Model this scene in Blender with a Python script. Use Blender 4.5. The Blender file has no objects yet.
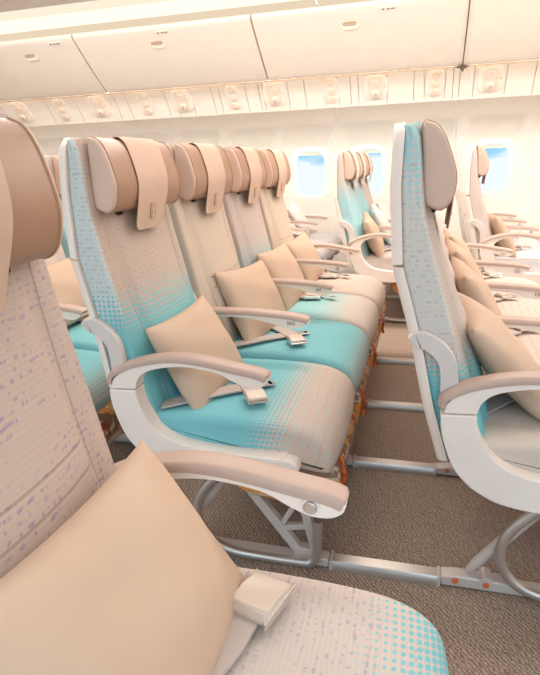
import bpy, math, random
from mathutils import Vector, Matrix
random.seed(7)
S = bpy.context.scene
COL = S.collection

# ------------------------------------------------------------------ helpers
def lin(c):
    return tuple(((v/255)/12.92 if v/255 <= .04045 else ((v/255+.055)/1.055)**2.4) for v in c)

def tag(o, label=None, cat=None, group=None, kind=None):
    if label: o['label'] = label
    if cat: o['category'] = cat
    if group: o['group'] = group
    if kind: o['kind'] = kind
    return o

def empty(name, loc, label=None, cat=None, group=None):
    o = bpy.data.objects.new(name, None); COL.objects.link(o)
    o.location = loc; o.empty_display_size = .1
    return tag(o, label, cat, group)

class G:
    """vertex / face collector"""
    def __init__(s): s.v = []; s.f = []; s.m = []
    def add(s, vs, fs, mat=0):
        b = len(s.v); s.v += [tuple(p) for p in vs]
        s.f += [tuple(i+b for i in f) for f in fs]; s.m += [mat]*len(fs)
        return s
    def box(s, x0, x1, y0, y1, z0, z1, mat=0):
        v = [(x, y, z) for x in (x0, x1) for y in (y0, y1) for z in (z0, z1)]
        return s.add(v, [(0,1,3,2),(4,6,7,5),(0,4,5,1),(2,3,7,6),(0,2,6,4),(1,5,7,3)], mat)
    def loft(s, loops, cap=True, closed=True, mat=0):
        n = len(loops[0]); vs = [p for l in loops for p in l]; fs = []
        for i in range(len(loops)-1):
            for j in range(n if closed else n-1):
                k = (j+1) % n
                fs.append((i*n+j, i*n+k, (i+1)*n+k, (i+1)*n+j))
        if cap:
            fs.append(tuple(range(n-1, -1, -1))); fs.append(tuple((len(loops)-1)*n+j for j in range(n)))
        return s.add(vs, fs, mat)
    def tube(s, pts, r, n=10, mat=0, cap=True, flat=1.0):
        pts = [Vector(p) for p in pts]; loops = []; up = None
        for i, p in enumerate(pts):
            a = pts[max(i-1, 0)]; b = pts[min(i+1, len(pts)-1)]
            t = (b-a).normalized()
            if up is None:
                up = Vector((0,1,0)) if abs(t.y) < .9 else Vector((0,0,1))
            u = (up - t*up.dot(t)).normalized(); w = t.cross(u); up = u
            rr = r[i] if isinstance(r, (list, tuple)) else r
            loops.append([p + u*math.cos(2*math.pi*k/n)*rr + w*math.sin(2*math.pi*k/n)*rr*flat for k in range(n)])
        return s.loft(loops, cap, True, mat)
    def prism(s, pts, y0, y1, mat=0):
        """outline in x,z extruded along y"""
        return s.loft([[(x, y0, z) for x, z in pts], [(x, y1, z) for x, z in pts]], True, True, mat)
    def mesh(s, name, mats, smooth=True, angle=35):
        me = bpy.data.meshes.new(name); me.from_pydata(s.v, [], s.f)
        for m in (mats if isinstance(mats, (list, tuple)) else [mats]): me.materials.append(m)
        for p, i in zip(me.polygons, s.m): p.material_index = i; p.use_smooth = smooth and len(p.vertices) < 9
        import bmesh
        bm = bmesh.new(); bm.from_mesh(me); bmesh.ops.recalc_face_normals(bm, faces=bm.faces); bm.to_mesh(me); bm.free()
        if smooth: me.set_sharp_from_angle(angle=math.radians(angle))
        return me
    def obj(s, name, mats, parent=None, loc=(0,0,0), smooth=True, angle=35, bevel=0, seg=2):
        return place(name, s.mesh(name, mats, smooth, angle), parent, loc, bevel, seg)

def place(name, me, parent=None, loc=(0,0,0), bevel=0, seg=2):
    o = bpy.data.objects.new(name, me); COL.objects.link(o); o.location = loc
    if parent: o.parent = parent
    if bevel:
        b = o.modifiers.new('bevel', 'BEVEL'); b.width = bevel; b.segments = seg
        b.limit_method = 'ANGLE'; b.angle_limit = math.radians(40); b.harden_normals = False
    return o

def smooth_curve(pts, n=6, closed=False):
    """Catmull-Rom"""
    P = [Vector(p) for p in pts]; out = []; L = len(P)
    rng = range(L) if closed else range(L-1)
    for i in rng:
        if closed: a, b, c, d = P[(i-1) % L], P[i], P[(i+1) % L], P[(i+2) % L]
        else: a, b, c, d = P[max(i-1, 0)], P[i], P[i+1], P[min(i+2, L-1)]
        for k in range(n):
            t = k/n
            out.append(.5*((2*b)+(c-a)*t+(2*a-5*b+4*c-d)*t*t+(3*b-a-3*c+d)*t*t*t))
    if not closed: out.append(P[-1])
    return out

def interp(tab, x):
    """tab sorted by key"""
    if x <= tab[0][0]: return tab[0][1]
    for (a, b), (c, d) in zip(tab, tab[1:]):
        if x <= c: return b+(d-b)*(x-a)/(c-a)
    return tab[-1][1]

def outline_normals(pts):
    n = len(pts); out = []
    area = sum(pts[i][0]*pts[(i+1) % n][1]-pts[(i+1) % n][0]*pts[i][1] for i in range(n))
    sg = 1 if area > 0 else -1
    for i in range(n):
        a = pts[i-1]; b = pts[(i+1) % n]
        dx, dz = b[0]-a[0], b[1]-a[1]; l = math.hypot(dx, dz) or 1
        out.append((dz/l*sg, -dx/l*sg))
    return out

def padded(outline, hw, r, nst=18, fn=None, off=(0, 0), fan=False):
    """soft block: an x,z outline carried across y with rounded ends"""
    nr = outline_normals(outline); g = G(); loops = []
    ys = []
    for k in range(7):
        a = k/6*math.pi/2
        ys.append((-hw+r*(1-math.cos(a)), r*(1-math.sin(a))))
    mid = [(-hw+r+(2*hw-2*r)*k/nst, 0) for k in range(1, nst)]
    st = ys+mid+[(-y, i) for y, i in reversed(ys)]
    for y, ins in st:
        lp = []
        for (x, z), (nx, nz) in zip(outline, nr):
            px, pz = x-nx*ins, z-nz*ins
            if fn:
                dx, dz = fn(x, y, z, nx, nz); px += dx; pz += dz
            lp.append((px-off[0], y, pz-off[1]))
        loops.append(lp)
    if fan:
        def inner(l, k):
            cx = sum(p[0] for p in l)/len(l); cz = sum(p[2] for p in l)/len(l)
            return [(cx+(p[0]-cx)*k, p[1], cz+(p[2]-cz)*k) for p in l]
        loops = [inner(loops[0], .02), inner(loops[0], .5), inner(loops[0], .9)]+loops+[inner(loops[-1], .9), inner(loops[-1], .5), inner(loops[-1], .02)]
    return g.loft(loops)

def text_mesh(txt, size, name):
    cu = bpy.data.curves.new(name, 'FONT'); cu.body = txt; cu.size = size
    cu.align_x = 'CENTER'; cu.align_y = 'CENTER'; cu.extrude = .0004
    o = bpy.data.objects.new(name, cu); COL.objects.link(o)
    dg = bpy.context.evaluated_depsgraph_get()
    me = bpy.data.meshes.new_from_object(o.evaluated_get(dg))
    bpy.data.objects.remove(o); bpy.data.curves.remove(cu)
    return me

# ------------------------------------------------------------------ materials
class X:
    """tiny node-math expression"""
    def __init__(s, t, sock): s.t = t; s.s = sock
    def _op(s, op, *o):
        n = s.t.nodes.new('ShaderNodeMath'); n.operation = op
        for i, v in enumerate((s,)+o):
            if isinstance(v, X): s.t.links.new(v.s, n.inputs[i])
            else: n.inputs[i].default_value = v
        return X(s.t, n.outputs[0])
    def __add__(s, o): return s._op('ADD', o)
    def __sub__(s, o): return s._op('SUBTRACT', o)
    def __mul__(s, o): return s._op('MULTIPLY', o)
    def __truediv__(s, o): return s._op('DIVIDE', o)
    def frac(s): return s._op('FRACT')
    def floor(s): return s._op('FLOOR')
    def sqrt(s): return s._op('SQRT')
    def abs(s): return s._op('ABSOLUTE')
    def sin(s): return s._op('SINE')
    def max(s, o): return s._op('MAXIMUM', o)
    def min(s, o): return s._op('MINIMUM', o)
    def ramp(s, a, b, c=0., d=1.):
        n = s.t.nodes.new('ShaderNodeMapRange'); n.interpolation_type = 'SMOOTHSTEP'
        s.t.links.new(s.s, n.inputs[0])
        if a > b: a, b, c, d = b, a, d, c
        for i, v in enumerate((a, b, c, d)): n.inputs[i+1].default_value = v
        return X(s.t, n.outputs[0])

def newmat(name):
    m = bpy.data.materials.new(name); m.use_nodes = True
    t = m.node_tree; return m, t, t.nodes['Principled BSDF']

def xyz(t, kind='Object'):
    c = t.nodes.new('ShaderNodeTexCoord'); s = t.nodes.new('ShaderNodeSeparateXYZ')
    t.links.new(c.outputs[kind], s.inputs[0])
    return [X(t, s.outputs[i]) for i in range(3)]

def vec(t, a, b, c):
    n = t.nodes.new('ShaderNodeCombineXYZ')
    for i, v in enumerate((a, b, c)):
        if isinstance(v, X): t.links.new(v.s, n.inputs[i])
        else: n.inputs[i].default_value = v
    return n.outputs[0]

def noise(t, v, scale=1., detail=2., rough=.5):
    n = t.nodes.new('ShaderNodeTexNoise'); n.inputs['Scale'].default_value = scale
    n.inputs['Detail'].default_value = detail; n.inputs['Roughness'].default_value = rough
    if v is not None: t.links.new(v, n.inputs['Vector'])
    return X(t, n.outputs['Fac'])

def mix(t, fac, a, b):
    n = t.nodes.new('ShaderNodeMix'); n.data_type = 'RGBA'
    if isinstance(fac, X): t.links.new(fac.s, n.inputs[0])
    else: n.inputs[0].default_value = fac
    for i, v in ((6, a), (7, b)):
        if isinstance(v, tuple): n.inputs[i].default_value = v+(1,)
        else: t.links.new(v, n.inputs[i])
    return n.outputs[2]

def bump(t, bs, h, strength=.2, dist=.002):
    n = t.nodes.new('ShaderNodeBump'); n.inputs['Strength'].default_value = strength
    n.inputs['Distance'].default_value = dist
    t.links.new(h.s, n.inputs['Height']); t.links.new(n.outputs[0], bs.inputs['Normal'])

def plain(name, rgb, rough=.5, metal=0., grain=0, gs=400, var=0., spec=.5):
    m, t, b = newmat(name); c = lin(rgb)
    b.inputs['Base Color'].default_value = c+(1,)
    b.inputs['Roughness'].default_value = rough; b.inputs['Metallic'].default_value = metal
    b.inputs['Specular IOR Level'].default_value = spec
    co = t.nodes.new('ShaderNodeTexCoord')
    if grain:
        bump(t, b, noise(t, co.outputs['Object'], gs, 3), grain, .001)
    n = noise(t, co.outputs['Object'], 9, 3)
    v = var or .03
    t.links.new(mix(t, n.ramp(.3, .7), tuple(x*(1-v) for x in c), tuple(min(1, x*(1+v)) for x in c)), b.inputs['Base Color'])
    return m

WHITE_PL = plain('white_plastic', (243, 229, 219), .42)
INSERT = plain('service_insert', (236, 221, 204), .5)
WALL = plain('sidewall_laminate', (246, 240, 231), .5, var=.01)
BIN = plain('bin_laminate', (243, 234, 223), .42, var=.01)
PSU = plain('service_panel_plastic', (244, 236, 226), .45, var=.01)
TAN = plain('tan_arm_vinyl', (190, 162, 148), .42, grain=.1, gs=700)
LEATHER = plain('tan_leather', (168, 129, 105), .33, grain=.16, gs=420, var=.05)
LEATHER_PALE = plain('pale_leather', (210, 178, 160), .38, grain=.16, gs=420, var=.04)
COVER = plain('headrest_cover_cloth', (208, 176, 156), .75, grain=.15, gs=900, var=.03)
COVER_PALE = plain('headrest_cover_cloth_pale', (236, 216, 200), .7, grain=.15, gs=900, var=.03)
STAMP = plain('stamp_tan', (184, 150, 124), .6)
STAMP_L = plain('stamp_pale', (212, 184, 158), .6)
PILLOW = plain('pillow_cotton', (206, 178, 156), .85, grain=.12, gs=1200, var=.025, spec=.2)
PILLOW_W = plain('pillow_white_wrap', (240, 232, 224), .3, grain=.2, gs=60, var=.03)
PLAIN_BACK = plain('beige_upholstery', (216, 194, 176), .6, grain=.15, gs=700, var=.03)
METAL = plain('brushed_aluminium', (206, 198, 192), .36, .8)
GREY_METAL = plain('grey_painted_metal', (206, 194, 186), .45, .2)
DARK = plain('dark_gap', (92, 78, 68), .8)
BLACK = plain('black_rubber', (40, 36, 36), .7)
SEAMC = plain('seam_line_brown', (190, 160, 128), .7)
BELT = plain('belt_webbing', (188, 174, 167), .7, grain=.4, gs=900)
BUCKLE = plain('buckle_champagne', (206, 188, 174), .38, .12)
CHROME = plain('buckle_chrome', (225, 222, 220), .15, 1.)
INK = plain('grey_ink', (105, 92, 92), .7)
ORANGE = plain('orange_strap', (206, 96, 40), .6)
BOLT = plain('orange_bolt', (214, 110, 60), .4)
PIPING = plain('leather_piping', (176, 136, 110), .5)
HINGE = plain('grey_plastic', (214, 204, 198), .45)

def fabric(name, kind, base=(214, 194, 180), teal=(120, 188, 196), g0=None, g1=None, purple=.0, orange=None,
           side=None, wash=None, cell=.0118, top=None, seams=False, stripes=None, purple_col=(164, 142, 166), gmax=1.):
    """woven seat cloth: halftone teal dots growing between g0 (none) and g1 (solid); purple dashes; orange threads"""
    m, t, b = newmat(name); x, y, z = xyz(t)
    if kind == 'back':
        u = y+x*.9; v = z+.45
    else:
        u = y+z*.9; v = x-(z-.45)*.35
    base = lin(base); teal = lin(teal)
    rows = (v*900).sin().ramp(-.6, .8)
    col = mix(t, rows*.35, base, tuple(min(1, c*1.12) for c in base))
    if wash:                                   # (v_none, v_full, strength, colour)
        col = mix(t, v.ramp(wash[0], wash[1])*wash[2], col, lin(wash[3]))
    if side and kind == 'back':
        col = mix(t, y.abs().ramp(.200, .214)*v.ramp(.62, .74)*.75, col, lin(side))
    if purple:
        w = noise(t, vec(t, u*14, v*14, 3.), 1, 3)
        vv = v+(w-.5)*.020
        k = (vv*95).floor(); r = (vv*95).frac()
        n = noise(t, vec(t, u*125+w*6, k*7.3, 1.), 1, 2)
        e = noise(t, vec(t, u*260, v*260, 5.), 1, 2)
        mk = (n+(e-.5)*.25).ramp(.50, .60)*((r-.5).abs()+(e-.5)*.25).ramp(.28, .12)*noise(t, vec(t, u*6, v*20, 9.), 1, 2).ramp(.34, .56)
        col = mix(t, mk*purple, col, lin(purple_col))
    def dots(col, a, bb, tc, mx=1., c=cell):
        cu = (u/c).frac()-.5; cv = (v/c).frac()-.5
        d = (cu*cu+cv*cv).sqrt(); r = (v.ramp(a, bb)*mx).sqrt()*.76
        return mix(t, (d-r).ramp(.07, -.07), col, tc)
    if g0 is not None: col = dots(col, g0, g1, teal, gmax)
    if stripes:                                # fine pale lines across the solid teal
        k = ((u*1.0+v*.25)*stripes).sin().ramp(.55, .95)*v.ramp(g0, g1)
        col = mix(t, k*.30, col, tuple(min(1, c*1.05) for c in base))
    if top: col = dots(col, top[0], top[1], lin(top[3] if len(top) > 3 else (150, 206, 214)), top[2], .014)
    if orange:                                 # (v0, v1)
        w = noise(t, vec(t, u*16, v*10, 4.), 1, 3)
        q = (v+(w-.5)*.035)/.030
        ln = ((q.frac()-.5).abs()).ramp(.055, .02)
        ds = noise(t, vec(t, u*160, q.floor()*5., 2.), 1, 1).ramp(.44, .52)
        col = mix(t, ln*ds*v.ramp(orange[0], orange[1])*.8, col, lin((232, 138, 100)))
    if seams and kind == 'back':
        w = v.ramp(.45, 1.0, .145, .175)
        s1 = ((y.abs()-w).abs()).ramp(.0026, .0012)
        hz = y.abs().ramp(.150, .140)
        s2 = ((v-.655).abs()).ramp(.0026, .0012)*hz if seams == 2 else None
        s3 = ((v-.690).abs()).ramp(.0026, .0012)*hz if seams == 2 else None
        sm = s1
        if s2: sm = s1.max(s2).max(s3)
        col = mix(t, sm*.5, col, lin((150, 128, 116)))
        h = noise(t, vec(t, u*900, v*900, 0.), 1, 1)*.3-sm*1.5
    else:
        h = noise(t, vec(t, u*900, v*900, 0.), 1, 1)*.3
    t.links.new(col, b.inputs['Base Color']); b.inputs['Roughness'].default_value = .82
    b.inputs['Specular IOR Level'].default_value = .25
    bump(t, b, h, .35, .001)
    return m

F = {}
F['back_A'] = fabric('cloth_back_purple_dashes', 'back', (194, 175, 163), purple=.9, seams=2)
F['back_B0'] = fabric('cloth_back_teal_foot', 'back', (194, 173, 158), g0=.80, g1=.53, purple=.6, seams=1, side=(196, 214, 216))
F['back_B1'] = fabric('cloth_back_plain', 'back', (202, 183, 167), seams=2)
F['back_B2'] = fabric('cloth_back_pale_dots', 'back', (194, 177, 169), g0=.80, g1=.52, gmax=.6, teal=(140, 186, 190), purple=.5, seams=1)
F['back_C'] = fabric('cloth_back_teal_shoulder', 'back', (196, 183, 173), g0=.67, g1=.50, purple=.5, top=(.90, 1.15, .55, (168, 206, 210)), side=(212, 210, 204))
F['back_D'] = fabric('cloth_back_teal', 'back', (196, 179, 169), g0=1.02, g1=.70, teal=(158, 198, 203), gmax=.8)
F['back_pale'] = fabric('cloth_back_pale', 'back', (204, 188, 180), purple=.3)
F['cush_A'] = fabric('cloth_cushion_teal_dots', 'cush', (200, 186, 178), g0=.01, g1=.34, purple=.6, cell=.0122)
F['cush_B0'] = fabric('cloth_cushion_teal_orange', 'cush', (198, 183, 171), g0=.08, g1=-.10, orange=(-.05, .03), gmax=.70, cell=.0118)
F['cush_B1'] = fabric('cloth_cushion_teal', 'cush', (196, 183, 173), g0=.26, g1=-.02, stripes=380, gmax=.97, cell=.009)
F['cush_B2'] = fabric('cloth_cushion_pale_teal', 'cush', (202, 188, 178), g0=.10, g1=-.16, gmax=.6, teal=(150, 205, 208), cell=.009)
F['cush_B3'] = fabric('cloth_cushion_beige', 'cush', (204, 188, 176), purple=.15)
F['cush_C'] = fabric('cloth_cushion_orange_lines', 'cush', (202, 186, 176), orange=(-.35, -.25))
F['cush_pale'] = fabric('cloth_cushion_pale', 'cush', (213, 208, 208))
F['cush_blue'] = fabric('cloth_cushion_pale_blue', 'cush', (184, 196, 205))

def carpet_mat():
    m, t, b = newmat('carpet'); x, y, z = xyz(t)
    w = noise(t, vec(t, x*90, y*90, 0.), 1, 2)
    zig = ((x*540+y*430)+w*13).sin()
    n = noise(t, vec(t, x*420, y*420, 0.), 1, 2)
    f = (zig*.28+.5)*.55+n*.45
    c = mix(t, f.ramp(.25, .75), lin((118, 100, 88)), lin((186, 162, 146)))
    t.links.new(c, b.inputs['Base Color']); b.inputs['Roughness'].default_value = .95
    b.inputs['Specular IOR Level'].default_value = .1
    bump(t, b, f, .7, .004)
    return m
CARPET = carpet_mat()

def pouch_mat():
    m, t, b = newmat('life_vest_wrap'); x, y, z = xyz(t)
    n = noise(t, vec(t, y*15, z*18, x*10), 1, 1); n2 = noise(t, vec(t, y*20+7., z*24, 3.), 1, 1); n3 = noise(t, vec(t, y*32, z*36, 5.), 1, 2)
    c = mix(t, n.ramp(.47, .50), lin((134, 104, 84)), lin((150, 66, 42)))
    c = mix(t, n2.ramp(.55, .58), c, lin((218, 150, 70)))
    c = mix(t, n3.ramp(.57, .60), c, lin((206, 192, 176)))
    t.links.new(c, b.inputs['Base Color']); b.inputs['Roughness'].default_value = .4
    return m
POUCH = pouch_mat()

def emit(name, rgb, s):
    m = bpy.data.materials.new(name); m.use_nodes = True; t = m.node_tree
    for n in list(t.nodes): t.nodes.remove(n)
    e = t.nodes.new('ShaderNodeEmission'); o = t.nodes.new('ShaderNodeOutputMaterial')
    e.inputs[0].default_value = rgb+(1,); e.inputs[1].default_value = s
    t.links.new(e.outputs[0], o.inputs[0]); return m
COVE = emit('cove_tube', (1., .92, .76), 1.2)
COVE_LO = emit('cove_lower', (1., .80, .58), .85)
COVE_UP = emit('cove_upper', (1., .89, .70), 1.0)
WASH = emit('wash_light', (1., .93, .83), 8)
WASH2 = emit('wall_wash_light', (1., .94, .85), 13)

def glass_mat():
    m = bpy.data.materials.new('window_glass'); m.use_nodes = True; t = m.node_tree
    for n in list(t.nodes): t.nodes.remove(n)
    a = t.nodes.new('ShaderNodeBsdfTransparent'); g = t.nodes.new('ShaderNodeBsdfGlossy')
    g.inputs['Roughness'].default_value = .05
    f = t.nodes.new('ShaderNodeMixShader'); f.inputs[0].default_value = .04
    o = t.nodes.new('ShaderNodeOutputMaterial')
    t.links.new(a.outputs[0], f.inputs[1]); t.links.new(g.outputs[0], f.inputs[2]); t.links.new(f.outputs[0], o.inputs[0])
    return m
GLASS = glass_mat()
def reveal_mat():
    m, t, b = newmat('translucent_window_frame'); b.inputs['Base Color'].default_value = lin((246, 241, 232))+(1,); b.inputs['Roughness'].default_value = .5
    tr = t.nodes.new('ShaderNodeBsdfTranslucent'); tr.inputs[0].default_value = (1, .93, .80, 1)
    x = t.nodes.new('ShaderNodeMixShader'); x.inputs[0].default_value = .7
    o = t.nodes['Material Output']; t.links.new(b.outputs[0], x.inputs[1]); t.links.new(tr.outputs[0], x.inputs[2]); t.links.new(x.outputs[0], o.inputs[0])
    return m
REVEAL = reveal_mat()

# ------------------------------------------------------------------ cabin shell
XL, XR, YN, WY = -6.2, 2.9, -1.35, 5.36
def wall_y(z, y=WY):
    d = z-.95
    return y-(.46*d*d if d > 0 else .16*d*d)

def struct(o, lab=None):
    o['kind'] = 'structure'
    if lab: o['label'] = lab
    return o

g = G(); g.box(XL, XR, YN, WY+.2, -.05, 0)
struct(g.obj('floor', CARPET, smooth=False))

# window wall: one section per window, rings from the section edge in to the opening
W0, WP = -1.043, .5365
def rrect(cx, cz, hw, hh, r, n=48):
    pts = []
    for k in range(n):
        a = 2*math.pi*(k+.5)/n; c, s = math.cos(a), math.sin(a)
        p = 2/(r) if r < 1 else 2
        e = 2/p
        pts.append((cx+hw*math.copysign(abs(c)**r, c), cz+hh*math.copysign(abs(s)**r, s)))
    return pts
ZB, ZT = 0.0, 1.535
wins = list(range(-5, 6))
gw = G()
x_left = W0+WP*(wins[0]-.5); x_right = W0+WP*(wins[-1]+.5)
for k in wins:
    cx = W0+WP*k; cz = .965
    ring0 = []
    for k2 in range(48):
        a = 2*math.pi*(k2+.5)/48; c, s = math.cos(a), math.sin(a)
        # project the direction onto the section rectangle (.2..1.3 high)
        hw, hh = WP/2, .43
        m_ = max(abs(c)/hw, abs(s)/hh); ring0.append((cx+c/m_, cz+.02+s/m_))
    for sx in (-1, 1):
        for sz in (-1, 1):
            q = (cx+sx*WP/2, cz+.02+sz*.43)
            j = min(range(48), key=lambda i: (ring0[i][0]-q[0])**2+(ring0[i][1]-q[1])**2); ring0[j] = q
    rings = [(ring0, 0), (rrect(cx, cz+.02, .232, .40, .30), 0), (rrect(cx, cz+.02, .226, .394, .30), .010),
             (rrect(cx, cz, .168, .240, .48), .010)]
    loops = [[(x, wall_y(z)+d, z) for x, z in r] for r, d in rings]
    gw.loft(loops, cap=False)
def strip(z0, z1, n):
    for i in range(n):
        a, b = z0+(z1-z0)*i/n, z0+(z1-z0)*(i+1)/n
        gw.add([(x_left, wall_y(a), a), (x_right, wall_y(a), a), (x_right, wall_y(b), b), (x_left, wall_y(b), b)], [(0, 1, 2, 3)])
strip(0, .555, 6); strip(1.415, ZT, 4)
for xa, xb in ((XL, x_left), (x_right, XR)):
    for i in range(12):
        a, b = ZT*i/12, ZT*(i+1)/12
        gw.add([(xa, wall_y(a), a), (xb, wall_y(a), a), (xb, wall_y(b), b), (xa, wall_y(b), b)], [(0, 1, 2, 3)])
struct(gw.obj('wall_right', WALL, angle=50))
# vertical joint strip between two sidewall panels
def joint(x, name):
    g = G(); zs = [.0+ZT*i/14 for i in range(15)]
    for w, d, mt in ((.011, -.004, 0),):
        g.loft([[(x-w, wall_y(z)-.001, z), (x-w*.7, wall_y(z)+d, z), (x+w*.7, wall_y(z)+d, z), (x+w, wall_y(z)-.001, z)] for z in zs], cap=False, closed=False)
    struct(g.obj(name, WALL, angle=60))
for i, x in enumerate((W0-.5*WP-2*WP, W0+.5*WP-0*WP, .232)): joint(x, 'trim_%d' % (i+1))

# panes and blinds
for i, k in enumerate(wins):
    cx = W0+WP*k; cz = .965
    w = empty('window_%d' % (i+1), (cx, WY+.07, cz)); struct(w)
    g = G(); pr = rrect(0, 0, .137, .201, .56)
    g.loft([[(x, -.002, z) for x, z in pr], [(x, .002, z) for x, z in pr]])
    g.obj('pane', GLASS, w)
    g = G(); g.loft([[(x-cx, wall_y(z)+d-WY-.07, z-cz) for x, z in r] for r, d in ((rrect(cx, cz, .169, .241, .48), .0095), (rrect(cx, cz, .163, .236, .48), .006), (rrect(cx, cz, .153, .222, .50), .016), (rrect(cx, cz, .136, .200, .56), .074))], cap=False)
    g.obj('frame', REVEAL, w, angle=60)
    g = G(); top = [(x, z) for x, z in rrect(0, 0, .138, .202, .56, 96) if z > .163]
    top.sort()
    g.loft([[(x, -.012, z) for x, z in top], [(x, -.006, z) for x, z in top]])
    g.obj('blind', COVER_PALE, w)

# ceiling, ends, cove above the lockers
g = G(); g.box(XL, XR, YN, 3.93, 2.19, 2.22); struct(g.obj('ceiling', plain('ceiling_laminate', (222, 214, 208), .5, var=.01), smooth=False))
g = G(); g.box(XL-.05, XL, YN, WY+.1, 0, 2.22); struct(g.obj('wall_back', WALL, smooth=False))
g = G(); g.box(XR, XR+.05, YN, WY+.1, 0, 2.22); struct(g.obj('wall_front', WALL, smooth=False))
def sheet(name, prof, x0, x1, mat, kind=True, ang=60):
    g = G(); g.loft([[(x0, y, z) for y, z in prof], [(x1, y, z) for y, z in prof]], cap=False, closed=False)
    o = g.obj(name, mat, angle=ang)
    return struct(o) if kind else o
cv = smooth_curve([(4.16, 2.045, 0), (4.05, 2.065, 0), (3.965, 2.115, 0), (3.94, 2.17, 0), (3.935, 2.20, 0)], 5)
light_prof = [(p.x, p.y) for p in cv]

# luminous diffuser strip along the locker tops, in two lengths
def cove_len(x0, x1, lab):
    th = empty('cove_light', (x0, 4.1, 2.05), lab, 'ceiling light', 'diffuser strips above the lockers')
    pr = light_prof; n = len(pr)
    for nm, i0, i1, mt in (('lower_diffuser', 0, 6, COVE_LO), ('tube', 6, 12, COVE), ('upper_diffuser', 12, n-1, COVE_UP)):
        g = G(); g.loft([[(q, y-4.1, z-2.05) for y, z in pr[i0:i1+1]] for q in (0, x1-x0)], cap=False, closed=False)
        g.obj(nm, mt, th, angle=60)
    g = G(); a, b = pr[0], pr[-1]
    g.box(x1-x0-.004, x1-x0+.004, a[0]-4.16, a[0]-4.1-.0, a[1]-2.05-.01, a[1]-2.05+.01)
    g.obj('end_joint', SEAMC, th, smooth=False)
cove_len(XL+.01, -.735, 'warm lit diffuser strip above the lockers, long length to the left of the joint')
cove_len(-.725, XR-.01, 'warm lit diffuser strip above the lockers, length to the right of the joint')

# overhead lockers
bin_prof = smooth_curve([(4.075, 2.03, 0), (4.085, 2.0, 0), (4.20, 1.90, 0), (4.33, 1.795, 0), (4.46, 1.70, 0), (4.505, 1.675, 0)], 5)
bin_prof = [(p.x, p.y) for p in bin_prof]
def locker(x0, x1, lab, latch, plac):
    th = empty('overhead_locker', (x0, 4.5, 1.68), lab, 'overhead locker', 'overhead lockers in a row')
    L = x1-x0; o = lambda y, z: (y-4.5, z-1.68)
    body = bin_prof[1:-1]+[(4.512, 1.70), (4.60, 1.72), (4.85, 1.76), (4.95, 1.84), (4.95, 2.03)]
    g = G(); pr = [o(y+.012, z+.004) for y, z in body]
    g.loft([[(0, y, z) for y, z in pr], [(L, y, z) for y, z in pr]])
    g.obj('locker_body', SEAMC, th, angle=50)
    # door skin, slightly proud
    g = G(); a = [o(y, z) for y, z in bin_prof]
    nb = []
    for i, (y, z) in enumerate(a):
        p, q = a[max(0, i-1)], a[min(len(a)-1, i+1)]; l = math.hypot(q[0]-p[0], q[1]-p[1])
        nb.append((y+(p[1]-q[1])/l*.012 if False else y+.010, z+.008))
    pr = a+nb[::-1]
    g.loft([[(.007, y, z) for y, z in pr], [(L-.007, y, z) for y, z in pr]])
    g.obj('door', BIN, th, angle=60)
    # thin lower rail line
    g = G(); y, z = o(4.50, 1.672); g.box(-.004, L+.004, y+.0, y+.008, z-.007, z+.002)
    g.obj('lower_rail', SEAMC, th, smooth=False)
    if latch is not None:
        lx, (ly, lz) = latch-x0, o(4.165, 1.930)
        R = Matrix.Rotation(math.radians(40), 4, 'X')
        def tr(gg, name, mat, par, off):
            for i, v in enumerate(gg.v): gg.v[i] = tuple(R @ (Vector(v)+Vector((0, off, 0)))+Vector((lx, ly, lz)))
            return gg.obj(name, mat, par, angle=40)
        def pill(hw, hh, y0, y1):
            gg = G(); q = rrect(0, 0, hw, hh, .55, 32)
            gg.loft([[(x, y0, z) for x, z in q], [(x, y1, z) for x, z in q]]); return gg
        lt = tr(pill(.058, .031, -.004, .008), 'latch', BIN, th, 0)
        gg = pill(.046, .013, -.0062, -.002); 
        for i, v in enumerate(gg.v): gg.v[i] = (v[0]-.004, v[1], v[2]+.009)
        s = tr(gg, 'finger_slot', SEAMC, lt, 0)
        gg = G().box(-.04, .036, -.0082, -.004, .004, .009); tr(gg, 'handle_bar', GREY_METAL, lt, 0)
    if plac is not None:
        R = Matrix.Rotation(math.radians(50), 4, 'X'); y, z = o(4.098, 1.988)
        def tr2(gg): 
            for i, v in enumerate(gg.v): gg.v[i] = tuple(R @ Vector(v)+Vector((plac-x0, y, z)))
            return gg
        pk = tr2(G().box(-.052, .052, -.004, .004, -.011, .011)).obj('seat_row_placard', PSU, th, smooth=False)
        gg = G()
        for q in (-.038, -.029): gg.box(q, q+.006, -.005, -.003, -.006, .006)
        gg.box(-.006, .004, -.005, -.003, -.007, .007)
        for q in (.014, .025, .036): gg.box(q, q+.007, -.005, -.003, -.005, .005)
        tr2(gg).obj('marks', INK, pk, smooth=False)
BX = [-5.36, -3.97, -2.58, -1.187, .205]
locker(BX[1], BX[2], 'cream overhead locker at the left edge, left of the two with full doors in view', -3.02, -2.75)
locker(BX[2], BX[3], 'cream overhead locker above the turquoise seat, door with a recessed latch', -1.93, -1.86)
locker(BX[3], BX[4], 'cream overhead locker above the three windows, left of the dark cross joint', -.52, -.27)
locker(.255, 1.65, 'cream overhead locker at the right edge, right of the dark cross joint', 1.1, .36)
# joint between the two bin runs
g = G(); pr = [(y+.004, z) for y, z in bin_prof]
g.loft([[(.195, y, z) for y, z in pr], [(.222, y+.006, z) for y, z in pr], [(.238, y+.006, z) for y, z in pr], [(.262, y, z) for y, z in pr]], cap=False, closed=False)
struct(g.obj('trim_4', BIN, angle=60))
g = G(); pr = [(y-.003, z) for y, z in bin_prof]
g.loft([[(.226, y, z) for y, z in pr], [(.233, y, z) for y, z in pr]], cap=False, closed=False)
struct(g.obj('trim_5', DARK, angle=60))
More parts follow.
